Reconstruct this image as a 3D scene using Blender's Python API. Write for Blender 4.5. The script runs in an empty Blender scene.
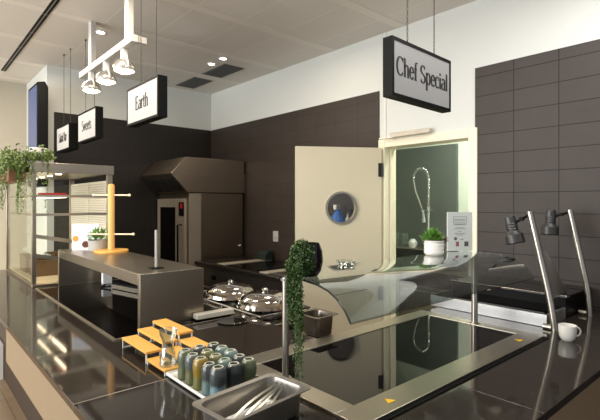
import bpy, bmesh, math, random
from mathutils import Vector, Matrix
random.seed(7)
S = bpy.context.scene
COL = S.collection
PI = math.pi
R = math.radians
CEIL = 3.06

# ------------------------------------------------------------------ helpers
def lin(c):
    o = []
    for v in c[:3]:
        v /= 255.0
        o.append(v/12.92 if v <= .04045 else ((v+.055)/1.055)**2.4)
    return (o[0], o[1], o[2], 1.0)

def new_mat(name):
    m = bpy.data.materials.new(name); m.use_nodes = True
    nt = m.node_tree
    return m, nt, nt.nodes['Principled BSDF']

def mat(name, rgb, rough=.5, metal=0.0, var=0.0, vscale=6.0, stretch=(1, 1, 1), bump=0.0, bscale=60.0,
        spec=None, coat=0.0, emit=None, estr=0.0, rvar=0.0):
    m, nt, b = new_mat(name)
    N, L = nt.nodes, nt.links
    b.inputs['Base Color'].default_value = lin(rgb)
    b.inputs['Roughness'].default_value = rough
    b.inputs['Metallic'].default_value = metal
    if spec is not None: b.inputs['Specular IOR Level'].default_value = spec
    if coat:
        b.inputs['Coat Weight'].default_value = coat
        b.inputs['Coat Roughness'].default_value = .05
    if emit:
        b.inputs['Emission Color'].default_value = lin(emit)
        b.inputs['Emission Strength'].default_value = estr
    if var or bump or rvar:
        tc = N.new('ShaderNodeTexCoord'); mp = N.new('ShaderNodeMapping')
        mp.inputs['Scale'].default_value = stretch
        L.new(tc.outputs['Object'], mp.inputs['Vector'])
    if var or rvar:
        nz = N.new('ShaderNodeTexNoise'); nz.inputs['Scale'].default_value = vscale
        nz.inputs['Detail'].default_value = 6
        L.new(mp.outputs['Vector'], nz.inputs['Vector'])
        if var:
            mx = N.new('ShaderNodeMix'); mx.data_type = 'RGBA'
            c = lin(rgb)
            mx.inputs['A'].default_value = tuple(max(0, v*(1-var)) for v in c[:3])+(1,)
            mx.inputs['B'].default_value = tuple(min(1, v*(1+var)) for v in c[:3])+(1,)
            L.new(nz.outputs['Fac'], mx.inputs['Factor'])
            L.new(mx.outputs['Result'], b.inputs['Base Color'])
        if rvar:
            mr = N.new('ShaderNodeMapRange')
            mr.inputs['To Min'].default_value = max(0, rough-rvar)
            mr.inputs['To Max'].default_value = rough+rvar
            L.new(nz.outputs['Fac'], mr.inputs['Value'])
            L.new(mr.outputs['Result'], b.inputs['Roughness'])
    if bump:
        n2 = N.new('ShaderNodeTexNoise'); n2.inputs['Scale'].default_value = bscale
        n2.inputs['Detail'].default_value = 4
        L.new(mp.outputs['Vector'], n2.inputs['Vector'])
        bp = N.new('ShaderNodeBump'); bp.inputs['Strength'].default_value = bump
        bp.inputs['Distance'].default_value = .002
        L.new(n2.outputs['Fac'], bp.inputs['Height'])
        L.new(bp.outputs['Normal'], b.inputs['Normal'])
    return m

def glass(name, tint=(250, 252, 250), base=.04, gain=.96, rough=.0, power=5.0):
    m = bpy.data.materials.new(name); m.use_nodes = True
    nt = m.node_tree; N, L = nt.nodes, nt.links
    N.remove(N['Principled BSDF'])
    out = N['Material Output']
    tr = N.new('ShaderNodeBsdfTransparent'); tr.inputs['Color'].default_value = lin(tint)
    gl = N.new('ShaderNodeBsdfGlossy'); gl.inputs['Roughness'].default_value = rough
    gl.inputs['Color'].default_value = (1, 1, 1, 1)
    lw = N.new('ShaderNodeLayerWeight'); lw.inputs['Blend'].default_value = .5
    p = N.new('ShaderNodeMath'); p.operation = 'POWER'; p.inputs[1].default_value = power
    a = N.new('ShaderNodeMath'); a.operation = 'MULTIPLY_ADD'
    a.inputs[1].default_value = gain; a.inputs[2].default_value = base
    mx = N.new('ShaderNodeMixShader')
    L.new(lw.outputs['Facing'], p.inputs[0]); L.new(p.outputs[0], a.inputs[0])
    L.new(a.outputs[0], mx.inputs['Fac'])
    L.new(tr.outputs[0], mx.inputs[1]); L.new(gl.outputs[0], mx.inputs[2])
    L.new(mx.outputs[0], out.inputs['Surface'])
    return m

def grid_mat(name, c1, c2, mortar, ax, w, h, off, msize, rough, bump=.3, rmort=.8, var=.12):
    """stack-bonded rectangles; ax = the two object axes, off = joint origin"""
    m, nt, b = new_mat(name)
    N, L = nt.nodes, nt.links
    tc = N.new('ShaderNodeTexCoord'); sp = N.new('ShaderNodeSeparateXYZ')
    L.new(tc.outputs['Object'], sp.inputs[0])
    cb = N.new('ShaderNodeCombineXYZ')
    for i in (0, 1):
        ad = N.new('ShaderNodeMath'); ad.operation = 'SUBTRACT'
        ad.inputs[1].default_value = off[i] - (w, h)[i]*40
        L.new(sp.outputs[ax[i]], ad.inputs[0]); L.new(ad.outputs[0], cb.inputs[i])
    br = N.new('ShaderNodeTexBrick'); br.offset = 0.0; br.squash = 1.0
    br.inputs['Scale'].default_value = 1.0
    br.inputs['Brick Width'].default_value = w; br.inputs['Row Height'].default_value = h
    br.inputs['Mortar Size'].default_value = msize; br.inputs['Mortar Smooth'].default_value = .1
    br.inputs['Bias'].default_value = 0.0
    br.inputs['Color1'].default_value = lin(c1); br.inputs['Color2'].default_value = lin(c2)
    br.inputs['Mortar'].default_value = lin(mortar)
    L.new(cb.outputs[0], br.inputs['Vector'])
    nz = N.new('ShaderNodeTexNoise'); nz.inputs['Scale'].default_value = 9; nz.inputs['Detail'].default_value = 5
    L.new(tc.outputs['Object'], nz.inputs['Vector'])
    mr = N.new('ShaderNodeMapRange'); mr.inputs['To Min'].default_value = 1-var; mr.inputs['To Max'].default_value = 1+var
    L.new(nz.outputs['Fac'], mr.inputs['Value'])
    mx = N.new('ShaderNodeMix'); mx.data_type = 'RGBA'; mx.blend_type = 'MULTIPLY'
    mx.inputs['Factor'].default_value = 1
    L.new(br.outputs['Color'], mx.inputs['A']); L.new(mr.outputs['Result'], mx.inputs['B'])
    L.new(mx.outputs['Result'], b.inputs['Base Color'])
    b.inputs['Roughness'].default_value = rough
    b.inputs['Specular IOR Level'].default_value = .3
    if bump:
        iv = N.new('ShaderNodeMath'); iv.operation = 'SUBTRACT'; iv.inputs[0].default_value = 1
        L.new(br.outputs['Fac'], iv.inputs[1])
        bp = N.new('ShaderNodeBump'); bp.inputs['Strength'].default_value = bump; bp.inputs['Distance'].default_value = .003
        L.new(iv.outputs[0], bp.inputs['Height']); L.new(bp.outputs['Normal'], b.inputs['Normal'])
    return m

def band_mat(name, low, high, split=.55, rough=.22):
    """glaze dipped in two colours: below / above a wavy line along the object's height"""
    m, nt, b = new_mat(name)
    N, L = nt.nodes, nt.links
    tc = N.new('ShaderNodeTexCoord'); sp = N.new('ShaderNodeSeparateXYZ')
    L.new(tc.outputs['Generated'], sp.inputs[0])
    nz = N.new('ShaderNodeTexNoise'); nz.inputs['Scale'].default_value = 5; nz.inputs['Detail'].default_value = 4
    L.new(tc.outputs['Generated'], nz.inputs['Vector'])
    ma = N.new('ShaderNodeMath'); ma.operation = 'MULTIPLY_ADD'; ma.inputs[1].default_value = .25
    L.new(nz.outputs['Fac'], ma.inputs[0]); L.new(sp.outputs['Z'], ma.inputs[2])
    rp = N.new('ShaderNodeValToRGB')
    e = rp.color_ramp.elements
    e[0].position = split; e[0].color = lin(low)
    e[1].position = split+.12; e[1].color = lin(high)
    L.new(ma.outputs[0], rp.inputs['Fac']); L.new(rp.outputs['Color'], b.inputs['Base Color'])
    b.inputs['Roughness'].default_value = rough
    return m

class M:
    def __init__(s): s.bm = bmesh.new()
    def box(s, x0, x1, y0, y1, z0, z1):
        v = [s.bm.verts.new((x, y, z)) for z in (z0, z1) for y in (y0, y1) for x in (x0, x1)]
        for f in ((0, 2, 3, 1), (4, 5, 7, 6), (0, 1, 5, 4), (2, 6, 7, 3), (0, 4, 6, 2), (1, 3, 7, 5)):
            s.bm.faces.new([v[i] for i in f])
        return s
    def lathe(s, prof, c=(0, 0, 0), seg=24, axis=None):
        rot = Matrix.Identity(3)
        if axis is not None: rot = Vector((0, 0, 1)).rotation_difference(Vector(axis).normalized()).to_matrix()
        c = Vector(c); rings = []
        for r, z in prof:
            if r <= 1e-6: rings.append([s.bm.verts.new(c+rot@Vector((0, 0, z)))])
            else: rings.append([s.bm.verts.new(c+rot@Vector((r*math.cos(2*PI*i/seg), r*math.sin(2*PI*i/seg), z))) for i in range(seg)])
        for a, b in zip(rings, rings[1:]):
            for i in range(seg):
                j = (i+1) % seg
                if len(a) == 1 and len(b) == 1: continue
                if len(a) == 1: s.bm.faces.new((a[0], b[j], b[i]))
                elif len(b) == 1: s.bm.faces.new((a[i], a[j], b[0]))
                else: s.bm.faces.new((a[i], a[j], b[j], b[i]))
        return s
    def cyl(s, c, r, h, axis=None, seg=20, r2=None):
        r2 = r if r2 is None else r2
        return s.lathe([(0, 0), (r, 0), (r2, h), (0, h)], c, seg, axis)
    def tube(s, pts, r, seg=10, closed=False):
        pts = [Vector(p) for p in pts]; n = len(pts); rings = []
        up = None
        for i, p in enumerate(pts):
            a = pts[i-1] if (i or closed) else p
            b = pts[(i+1) % n] if (i < n-1 or closed) else p
            t = (b-a).normalized()
            if up is None: up = Vector((0, 0, 1)) if abs(t.z) < .9 else Vector((1, 0, 0))
            u = t.cross(up)
            if u.length < 1e-5: u = t.orthogonal()
            u.normalize(); w = u.cross(t).normalized(); up = w
            rings.append([s.bm.verts.new(p+u*(r*math.cos(2*PI*k/seg))+w*(r*math.sin(2*PI*k/seg))) for k in range(seg)])
        m = n if closed else n-1
        for i in range(m):
            a, b = rings[i], rings[(i+1) % n]
            for k in range(seg):
                j = (k+1) % seg
                s.bm.faces.new((a[k], a[j], b[j], b[k]))
        if not closed:
            s.bm.faces.new(rings[0][::-1]); s.bm.faces.new(rings[-1])
        return s
    def prism(s, poly, axis, a, b):
        """polygon in the two other axes, swept along axis from a to b"""
        def P(u, v, w):
            return {'x': (w, u, v), 'y': (u, w, v), 'z': (u, v, w)}[axis]
        A = [s.bm.verts.new(P(u, v, a)) for u, v in poly]; B = [s.bm.verts.new(P(u, v, b)) for u, v in poly]
        n = len(poly)
        s.bm.faces.new(A); s.bm.faces.new(B[::-1])
        for i in range(n):
            j = (i+1) % n; s.bm.faces.new((A[i], B[i], B[j], A[j]))
        return s
    def sheet(s, rows, th_dir=None, th=0):
        """grid of points; gets thickness th along -normal through th_dir"""
        G = [[s.bm.verts.new(p) for p in r] for r in rows]
        H = [[s.bm.verts.new(Vector(p)+Vector(th_dir)*th) for p in r] for r in rows] if th else None
        n, m = len(G), len(G[0])
        for i in range(n-1):
            for j in range(m-1):
                s.bm.faces.new((G[i][j], G[i+1][j], G[i+1][j+1], G[i][j+1]))
                if H: s.bm.faces.new((H[i][j], H[i][j+1], H[i+1][j+1], H[i+1][j]))
        if H:
            for i in range(n-1):
                s.bm.faces.new((G[i][0], H[i][0], H[i+1][0], G[i+1][0]))
                s.bm.faces.new((G[i][-1], G[i+1][-1], H[i+1][-1], H[i][-1]))
            for j in range(m-1):
                s.bm.faces.new((G[0][j], G[0][j+1], H[0][j+1], H[0][j]))
                s.bm.faces.new((G[-1][j], H[-1][j], H[-1][j+1], G[-1][j+1]))
        return s
    def leaf(s, p, d, n, L, W):
        """small pointed leaf, thick in the middle"""
        p, d = Vector(p), Vector(d).normalized(); n = Vector(n)
        u = d.cross(n)
        if u.length < 1e-4: u = d.orthogonal()
        u.normalize(); w = u.cross(d).normalized()
        a = s.bm.verts.new(p); t = s.bm.verts.new(p+d*L)
        l = s.bm.verts.new(p+d*L*.45+u*W*.5); r = s.bm.verts.new(p+d*L*.45-u*W*.5)
        h = s.bm.verts.new(p+d*L*.45+w*W*.16); k = s.bm.verts.new(p+d*L*.45-w*W*.10)
        for f in ((a, l, h), (a, h, r), (l, t, h), (h, t, r), (a, k, l), (a, r, k), (l, k, t), (k, r, t)): s.bm.faces.new(f)
        return s
    def build(s, name, m, parent=None, loc=(0, 0, 0), rotz=0, bevel=0, seg=2, flat=False, rot=None):
        bmesh.ops.recalc_face_normals(s.bm, faces=s.bm.faces[:])
        if not flat:
            for f in s.bm.faces: f.smooth = True
            for e in s.bm.edges:
                e.smooth = not (len(e.link_faces) != 2 or e.calc_face_angle(0) > .6)
        me = bpy.data.meshes.new(name); s.bm.to_mesh(me); s.bm.free()
        o = bpy.data.objects.new(name, me); COL.objects.link(o)
        me.materials.append(m)
        o.parent = parent; o.location = loc; o.rotation_euler = rot if rot else (0, 0, rotz)
        if bevel:
            b = o.modifiers.new('bevel', 'BEVEL'); b.width = bevel; b.segments = seg; b.limit_method = 'ANGLE'; b.angle_limit = R(40)
        return o

def tag(o, label, cat, group=None):
    o['label'] = label; o['category'] = cat
    if group: o['group'] = group
    return o
def thing(name, label, cat, loc=(0, 0, 0), rotz=0, group=None):
    o = bpy.data.objects.new(name, None); COL.objects.link(o)
    o.empty_display_size = .1
    o.location = loc; o.rotation_euler = (0, 0, rotz)
    return tag(o, label, cat, group)
def struct(o): o['kind'] = 'structure'; return o
def dup(root, loc, rotz=0, label=None):
    r = root.copy(); COL.objects.link(r); r.location = loc; r.rotation_euler = (0, 0, rotz)
    if label: r['label'] = label
    for ch in list(root.children):
        c = ch.copy(); COL.objects.link(c); c.parent = r
        for g in list(ch.children):
            d = g.copy(); COL.objects.link(d); d.parent = c
    return r
def recolour(o, m):
    o.material_slots[0].link = 'OBJECT'; o.material_slots[0].material = m

# ------------------------------------------------------------------ materials
stone = mat('counter_stone', (45, 40, 36), .06, var=.22, vscale=4, rvar=.015, spec=.32)
seam_m = mat('counter_joint', (150, 140, 126), .5)
fascia = mat('beige_laminate', (142, 124, 100), .45, var=.04)
plinth_m = mat('plinth_brown', (62, 50, 40), .6)
floor_m = grid_mat('floor_tile', (150, 128, 102), (140, 119, 95), (105, 90, 72), (0, 1), .6, .6, (0, 0), .003, .4, .1)
ceil_m = grid_mat('ceiling_panel', (216, 210, 202), (210, 204, 196), (232, 227, 218), (0, 1), .42, .82, (.845, 3.14), .0035, .55, 0, var=.02)
band_m = mat('ceiling_band', (222, 216, 206), .55)
white_wall = mat('white_plaster', (208, 210, 206), .8, var=.02, vscale=3, bump=.05, bscale=120)
warm_wall = mat('beige_plaster', (172, 165, 150), .8, var=.03, vscale=2)
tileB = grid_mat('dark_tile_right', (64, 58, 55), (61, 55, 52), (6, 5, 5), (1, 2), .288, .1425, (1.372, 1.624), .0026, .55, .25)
tileA = grid_mat('shaded_tile_back', (40, 36, 33), (38, 34, 31), (22, 20, 19), (0, 2), .288, .1425, (3.2, 1.624), .0022, .4, .2)  # same tile as the right wall, darkened for the dim back corner
cream = mat('cream_door_paint', (204, 195, 170), .42, var=.02)
cream_f = mat('cream_frame_paint', (232, 224, 200), .4)
sage = mat('pale_green_wall', (214, 222, 204), .7)
steel = mat('brushed_steel', (178, 166, 150), .30, 1, var=.05, vscale=40, stretch=(6, 6, .2))
steel_b = mat('brushed_steel_bright', (190, 183, 168), .3, 1, var=.03, vscale=20)
steel_h = mat('steel_dark_brush', (160, 152, 140), .32, 1, var=.04, vscale=30, stretch=(8, .3, 8))
steel_f = mat('steel_oven_front', (170, 160, 146), .5, .55)
pale_m = mat('pale_steel_strip', (196, 188, 170), .4, .3)
steel_o = mat('steel_oven', (168, 154, 136), .36, 1, var=.05, vscale=30, stretch=(6, 6, .2))
chrome = mat('chrome', (225, 225, 225), .08, 1)
alu = mat('satin_aluminium', (190, 184, 174), .3, 1)
black = mat('black_plastic', (9, 9, 9), .5, spec=.12)
black_g = mat('black_gloss', (10, 10, 10), .12)
blackglass = mat('black_ceramic_glass', (7, 6, 6), .025, spec=.34)
dark = mat('dark_metal', (48, 46, 45), .42, .6)
lampgrey = mat('lamp_graphite', (70, 70, 70), .4, .55)
white = mat('white_paint', (226, 224, 220), .45)
rail_w = mat('rail_white', (186, 184, 180), .5)
whitegloss = mat('white_porcelain', (238, 235, 228), .16, coat=.4)
paper = mat('white_card', (238, 236, 238), .5)
sign_face = mat('sign_face', (164, 164, 164), .5)
ink = mat('print_black', (20, 20, 20), .6)
printgrey = mat('print_grey', (135, 132, 136), .7)
bamboo = mat('bamboo', (214, 162, 78), .42, var=.14, vscale=7, stretch=(18, 1, 6))
beech = mat('beech_wood', (222, 172, 104), .5, var=.10, vscale=6, stretch=(6, 6, 1))
board = mat('pale_board', (226, 206, 172), .5, var=.1, vscale=5, stretch=(12, 1, 1))
wicker = mat('wicker', (108, 82, 54), .75, var=.35, vscale=60, bump=.6, bscale=90)
brownpot = mat('brown_planter', (126, 88, 62), .6, var=.15)
greypot = mat('grey_concrete', (172, 170, 164), .75, var=.1, vscale=20)
soil = mat('soil', (38, 28, 22), .95)
leaf_d = mat('leaf_dark', (54, 82, 28), .4, var=.5, vscale=60)
leaf_g = mat('leaf_fresh', (98, 142, 58), .42, var=.3, vscale=50)
leaf_p = mat('leaf_purple', (92, 44, 56), .5)
leaf_i = mat('leaf_ivy', (92, 112, 52), .5, var=.45, vscale=30)
red = mat('red_enamel', (176, 36, 34), .4)
yellow = mat('yellow_sticker', (230, 180, 20), .5)
blue = mat('blue_plastic', (28, 104, 190), .35)
green_d = mat('dark_green_cloth', (18, 34, 27), .8)
orange = mat('orange_print', (226, 150, 62), .6)
screen_m = mat('display_screen', (40, 62, 110), .12, emit=(60, 76, 120), estr=.16)
clear = glass('clear_glass')
jarglass = glass('jar_glass', (240, 244, 242), .10, .85, .0, 2.1)
guard_glass = glass('guard_glass', (206, 214, 212), .10, .90, .0, 2.6)
pane = glass('cabinet_pane', (246, 248, 244), .03, .6)
acrylic = glass('acrylic', (190, 190, 184), .22, .6, .25, 2)
glow = mat('lamp_glow', (255, 240, 215), .5, emit=(255, 232, 198), estr=7)
glow_dl = mat('downlight_glow', (255, 250, 240), .5, emit=(255, 246, 230), estr=7)
led = mat('led_strip', (255, 236, 205), .5, emit=(255, 226, 186), estr=8)
brass = mat('golden_ring', (176, 146, 96), .35, .6)
chair_b = mat('seat_brown', (120, 78, 58), .6)
vent_m = mat('vent_grey', (104, 104, 102), .6)

# ------------------------------------------------------------------ setting
struct(M().box(-4, 6, -3, 9, -.1, 0).build('floor', floor_m))
struct(M().box(-4, 3.2, -1.2, 9, CEIL, CEIL+.1).build('ceiling', ceil_m))
b = M()
for y in (-.14, .68, 1.5, 2.32, 3.14, 3.96, 4.78): b.box(-4, 3.199, y-.045, y+.045, CEIL-.003, CEIL+.01)
for y in (5.6, 6.42): b.box(-4, 1.16, y-.045, y+.045, CEIL-.003, CEIL+.01)
struct(b.build('trim_1', band_m))
DY0, DY1, DZ = 1.69, 2.50, 2.055          # doorway in the right wall
w = M()
w.box(3.2, 3.34, -3, DY0, 0, CEIL); w.box(3.2, 3.34, DY1, 5.66, 0, CEIL); w.box(3.2, 3.34, DY0, DY1, DZ, CEIL)
struct(w.build('wall_right', white_wall))
w = M().box(1.167, 3.2, 5.51, 5.66, 0, CEIL).box(1.167, 1.27, 5.66, 6.6, 0, CEIL)
struct(w.build('wall_back', white_wall))
struct(M().box(-4, 1.27, 6.6, 6.75, 0, CEIL).build('wall_left', warm_wall))
TT = 2.552
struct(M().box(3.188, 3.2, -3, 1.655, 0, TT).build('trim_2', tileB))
tileC = grid_mat('shaded_tile_kitchen', (58, 50, 45), (55, 47, 42), (32, 28, 25), (1, 2), .288, .1425, (1.372, 1.624), .0018, .4, .15)  # the right wall's tile again, darkened as light falls off in the kitchen
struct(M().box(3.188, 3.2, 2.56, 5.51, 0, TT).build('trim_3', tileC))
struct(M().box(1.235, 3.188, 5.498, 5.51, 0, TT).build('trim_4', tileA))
struct(M().box(3.19, 3.2, 2.485, 2.497, 2.1, CEIL).build('trim_5', white))
# scullery behind the doorway
w = M().box(4.6, 4.7, .8, 4.3, 0, 2.7); struct(w.build('wall_scullery', sage))
struct(M().box(3.34, 4.6, 4.2, 4.3, 0, 2.7).build('wall_scullery_left', sage))
struct(M().box(3.34, 4.6, .8, .9, 0, 2.7).build('wall_scullery_right', sage))
struct(M().box(3.34, 4.7, .8, 4.3, 2.7, 2.75).build('ceiling_scullery', white_wall))

# door, frame, porthole
door = bpy.data.objects.new('door_1', None); COL.objects.link(door); struct(door)
f = M()
f.box(3.175, 3.345, DY1-.012, DY1+.055, 0, DZ+.055); f.box(3.175, 3.345, DY0-.055, DY0+.012, 0, DZ+.055)
f.box(3.175, 3.345, DY0+.012, DY1-.012, DZ-.015, DZ+.055)
f.box(3.25, 3.29, DY0+.012, DY0+.027, 0, DZ-.015); f.box(3.25, 3.29, DY1-.027, DY1-.012, 0, DZ-.015)
f.build('door_frame', cream_f, door, bevel=.003)
LW, LH = .762, 2.035
ang = math.atan2(2.93-2.515, 2.54-3.2)
# leaf local: x from hinge to free edge, y thickness, z up; round hole for the porthole
PX, PZ, PR = .362, 1.508, .132
lf = M(); bm = lf.bm; seg = 40
for yy in (0, .045):
    circ = [bm.verts.new((PX+PR*math.cos(2*PI*i/seg), yy, PZ+PR*math.sin(2*PI*i/seg))) for i in range(seg)]
    corners = [bm.verts.new(p) for p in ((LW, yy, LH), (0, yy, LH), (0, yy, .01), (LW, yy, .01))]
    # fan: each quadrant of the circle to its corner
    q = seg//4
    for k in range(4):
        for i in range(q):
            a, c2 = circ[k*q+i], circ[(k*q+i+1) % seg]
            bm.faces.new((a, c2, corners[k]))
        bm.faces.new((circ[((k+1)*q) % seg], corners[(k+1) % 4], corners[k]))
    if yy == 0: c0, k0 = circ, corners
for i in range(seg): bm.faces.new((c0[i], c0[(i+1) % seg], circ[(i+1) % seg], circ[i]))
for i in range(4): bm.faces.new((k0[i], k0[(i+1) % 4], corners[(i+1) % 4], corners[i]))
leafo = lf.build('door_leaf', cream, door, loc=(3.172, 2.535, 0), rotz=ang)
rg = M()
for y0, y1 in ((-.014, .0), (.045, .059)):
    rg.lathe([(PR-.006, y0), (PR+.011, y0), (PR+.011, y1), (PR-.006, y1), (PR-.006, y0)], (PX, 0, PZ), 40, (0, 1, 0))
rg.build('porthole_ring', alu, leafo)
M().cyl((PX, .02, PZ), PR-.002, .006, (0, 1, 0), 40).build('porthole_glass', clear, leafo)
h = M()
h.box(LW-.075, LW-.035, -.008, 0, .93, 1.1); h.box(LW-.075, LW-.035, .045, .053, .93, 1.1)
for s_ in (-1, 1):
    y = -.05 if s_ < 0 else .095
    h.tube([(LW-.055, -.008 if s_ < 0 else .053, 1.04), (LW-.055, y, 1.04), (LW-.17, y, 1.04)], .009, 8)
h.build('handle', alu, leafo)
for hz in (.25, .70, 1.78):
    M().cyl((-.006, .05, hz), .009, .12, None, 10).box(-.012, .03, .044, .048, hz, hz+.12).build('hinge', dark, leafo)
cl = thing('door_closer', 'long grey door closer box on the lintel above the open doorway', 'door closer', (3.175, 2.2, 2.13))
M().box(-.04, -.002, -.19, .2, -.02, .02).build('body', alu, cl, bevel=.004)
M().tube([(-.03, .15, -.022), (-.06, .30, -.022)], .006, 6).build('arm', alu, cl)

# ------------------------------------------------------------------ counter
SE = 1.575
nearm = M().box(.41, 1.485, .545, SE-.0015, .872, .9).box(1.485, 3.186, .545, 1.54, .872, .9)
near = nearm.build('countertop', stone, bevel=.002)
tag(near, 'near L-shaped dark polished stone worktop around the steel-framed hot plate', 'worktop')
M().box(.409, 1.485, SE-.0015, SE+.0015, .8725, .9003).build('joint', seam_m, near)
far = M().box(.41, 1.485, SE+.0015, 5.2, .872, .9).build('countertop', stone, bevel=.002)
tag(far, 'long dark polished stone worktop under the steel bridge shelf and pastry cabinet', 'worktop')
base = thing('counter_base', 'beige panelled base carrying the dark stone worktops', 'counter', (.64, 1, 0))
def rel(o, L): return [(p[0]-L[0], p[1]-L[1], p[2]-L[2]) for p in o]
bx = lambda m_, x0, x1, y0, y1, z0, z1: m_.box(x0-.64, x1-.64, y0-1, y1-1, z0, z1)
m_ = M(); bx(m_, .43, .445, .575, 3.0, .655, .872); m_.build('front_panel', fascia, base, bevel=.002)
m_ = M(); bx(m_, .445, 3.186, .56, .575, .12, .872); m_.build('end_panel', fascia, base, bevel=.002)
m_ = M(); bx(m_, .43, .445, 3.003, 5.2, .75, .872); m_.build('rear_front_panel', plinth_m, base)
m_ = M(); bx(m_, .66, 1.47, .62, 5.18, 0, .872); bx(m_, 1.47, 3.186, .62, 1.50, 0, .872); m_.build('plinth', plinth_m, base)
m_ = M(); bx(m_, .445, .66, .62, 5.18, .70, .715); m_.build('overhang_support', plinth_m, base)

# right hot plate
hp = thing('hot_plate', 'wide black glass hot plate in a steel frame under the sneeze guard', 'hot plate', (.98, .85, .9))
X1, Y1 = 1.34, .69
ix0, ix1, iy0, iy1 = .085, 1.27, .105, .60
fr = M(); H = .012
fr.box(0, X1, 0, iy0, 0, H); fr.box(0, X1, iy1, Y1, 0, H); fr.box(0, ix0, iy0, iy1, 0, H); fr.box(ix1, X1, iy0, iy1, 0, H)
fr.build('frame', steel_b, hp, bevel=.0015)
M().box(ix0, ix1, iy0, iy1, .0, .009).build('glass_plate', blackglass, hp)
M().box(-.012, X1+.012, -.016, -.001, 0, .005).build('gasket', black, hp)
for (sx, sy) in ((.195, .052), (1.165, .05)):
    M().prism([(sx-.018, sy-.012), (sx+.018, sy-.014), (sx, sy+.016)], 'z', H, H+.0012).build('warning_sticker', yellow, hp)
# left inset plate beneath the bridge
lp = thing('hot_plate', 'long black glass plate with thin steel edging beneath the steel bridge shelf', 'hot plate', (.74, 2.17, .9))
M().box(.014, .70, .014, 1.70, 0, .004).build('glass_plate', blackglass, lp)
e = M().box(0, .014, 0, 1.714, 0, .006).box(.70, .714, 0, 1.714, 0, .006).box(.014, .70, 0, .014, 0, .006).box(.014, .70, 1.70, 1.714, 0, .006)
e.build('edging', steel_b, lp)

# ------------------------------------------------------------------ sneeze guard
gd = thing('sneeze_guard', 'curved glass sneeze guard on two steel posts over the wide hot plate', 'sneeze guard', (1.05, 1.22, .912))
GA = R(-1.5)
def gp(x, y, z):     # guard coordinates: x along, y across, z height above floor -> local to thing, swung slightly
    return (x*math.cos(GA)-y*math.sin(GA), x*math.sin(GA)+y*math.cos(GA), z-.912)
prof = [(.115, 1.288), (0, 1.288), (-.06, 1.287), (-.13, 1.281), (-.185, 1.268), (-.225, 1.248), (-.258, 1.22), (-.285, 1.183)]
rows = []
for i in range(15):
    x = -.012+1.30*i/14
    rows.append([Vector(gp(x, y, z)) for y, z in prof])
sh = M().sheet(rows, (0, .25, -.97), .008)
sh.build('curved_glass', guard_glass, gd)
edge = M().tube([Vector(gp(-.013, y, z-.004)) for y, z in prof], .0032, 6)
edge.build('glass_edge', mat('glass_edge_dark', (22, 30, 28), .2), gd)
for (x, y, pr_) in ((-.012, .042, .012), (1.228, -.003, .016)):
    p = M(); q = gp(x, y, .912)
    p.cyl((q[0], q[1], 0), pr_, .368, None, 16).cyl((q[0], q[1], 0), pr_+.010, .006, None, 20)
    p.build('post', alu, gd)
    c_ = M().cyl((q[0], q[1], .357), .019, .009, None, 16)
    c_.build('clamp', chrome, gd)

# ------------------------------------------------------------------ things on the sneeze guard
GT = 1.289
# string plant
random.seed(3)
pt = thing('hanging_plant', 'trailing green plant spilling from a black pot at the left end of sneeze guard', 'plant', (1.092, 1.192, GT))
pp = M().lathe([(0, 0), (.03, 0), (.043, .02), (.05, .055), (.047, .09), (.036, .118), (.032, .116), (.04, .09), (.04, .08), (0, .08)], (0, 0, 0), 28)
pp.build('pot', black_g, pt)
fo = M()
def blob(m_, p, r):
    d = Vector((random.uniform(-1, 1), random.uniform(-1, 1), random.uniform(-.9, .6)))
    m_.leaf(p, d, Vector((random.uniform(-1, 1), random.uniform(-1, 1), random.uniform(-.2, 1))), r*2.0, r*1.7)
for i in range(2000):        # bushy head over the rim and the end of the glass
    a = random.uniform(0, 2*PI); u = random.uniform(-1, 1); k = random.uniform(.75, 1.0)
    r_ = math.sqrt(1-u*u)*k
    blob(fo, Vector((-.046+r_*.044*math.cos(a), -.012+r_*.046*math.sin(a), .068+.064*u*k)), .0048)
for s_ in range(34):         # strands past the end of the glass
    x0 = random.uniform(-.105, -.077); y0 = random.uniform(-.062, .012)
    L_ = random.choice([.08, .10, .12, .15, .20]) if y0 > -.028 else random.choice([.16, .22, .28, .33, .35])
    n = int((L_+.06)/.005)
    for i in range(n):
        t_ = i/n
        p = Vector((x0+random.uniform(-.004, .004), y0+random.uniform(-.004, .004)-.006*t_, .06-(L_+.06)*t_))
        for k in range(2): blob(fo, p, .0040)
fo.build('foliage', leaf_d, pt, flat=True)
# succulent
sc = thing('succulent', 'small bright green succulent in a white ribbed pot on the glass guard', 'plant', (2.0, 1.255, GT))
pr = [(0, 0), (.040, 0), (.046, .006)]
for i in range(9): pr.append((.0485+.0012*math.sin(i*2.2), .012+.0062*i))
pr += [(.050, .068), (.050, .074), (.044, .074), (.043, .060), (0, .060)]
M().lathe(pr, (0, 0, 0), 32).build('pot', whitegloss, sc)
M().cyl((0, 0, .058), .043, .004, None, 24).build('soil', soil, sc)
fl = M()
for (cx, cy, cz, n, L_) in ((-.016, .012, .062, 30, .066), (.014, -.002, .064, 22, .056), (-.022, .004, .066, 20, .056), (-.008, .004, .088, 22, .056)):
    for i in range(n):
        a = i*2.4; el = R(18+62*i/n)
        d = Vector((math.cos(a)*math.cos(el), math.sin(a)*math.cos(el), math.sin(el)))
        fl.leaf((cx, cy, cz), d, (0, 0, 1), L_*random.uniform(.85, 1.15), .030)
fl.build('leaves', leaf_g, sc)
pl = M()
for i in range(14):
    a = R(-80+i*6); d = Vector((.75*math.cos(R(i*9-60))+.3, -.6*math.cos(R(i*9-60))-.1, .25+.2*math.sin(i)))
    pl.leaf((.012, -.01, .064), d, (0, 0, 1), .066, .016)
pl.build('purple_leaves', leaf_p, sc)
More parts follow.
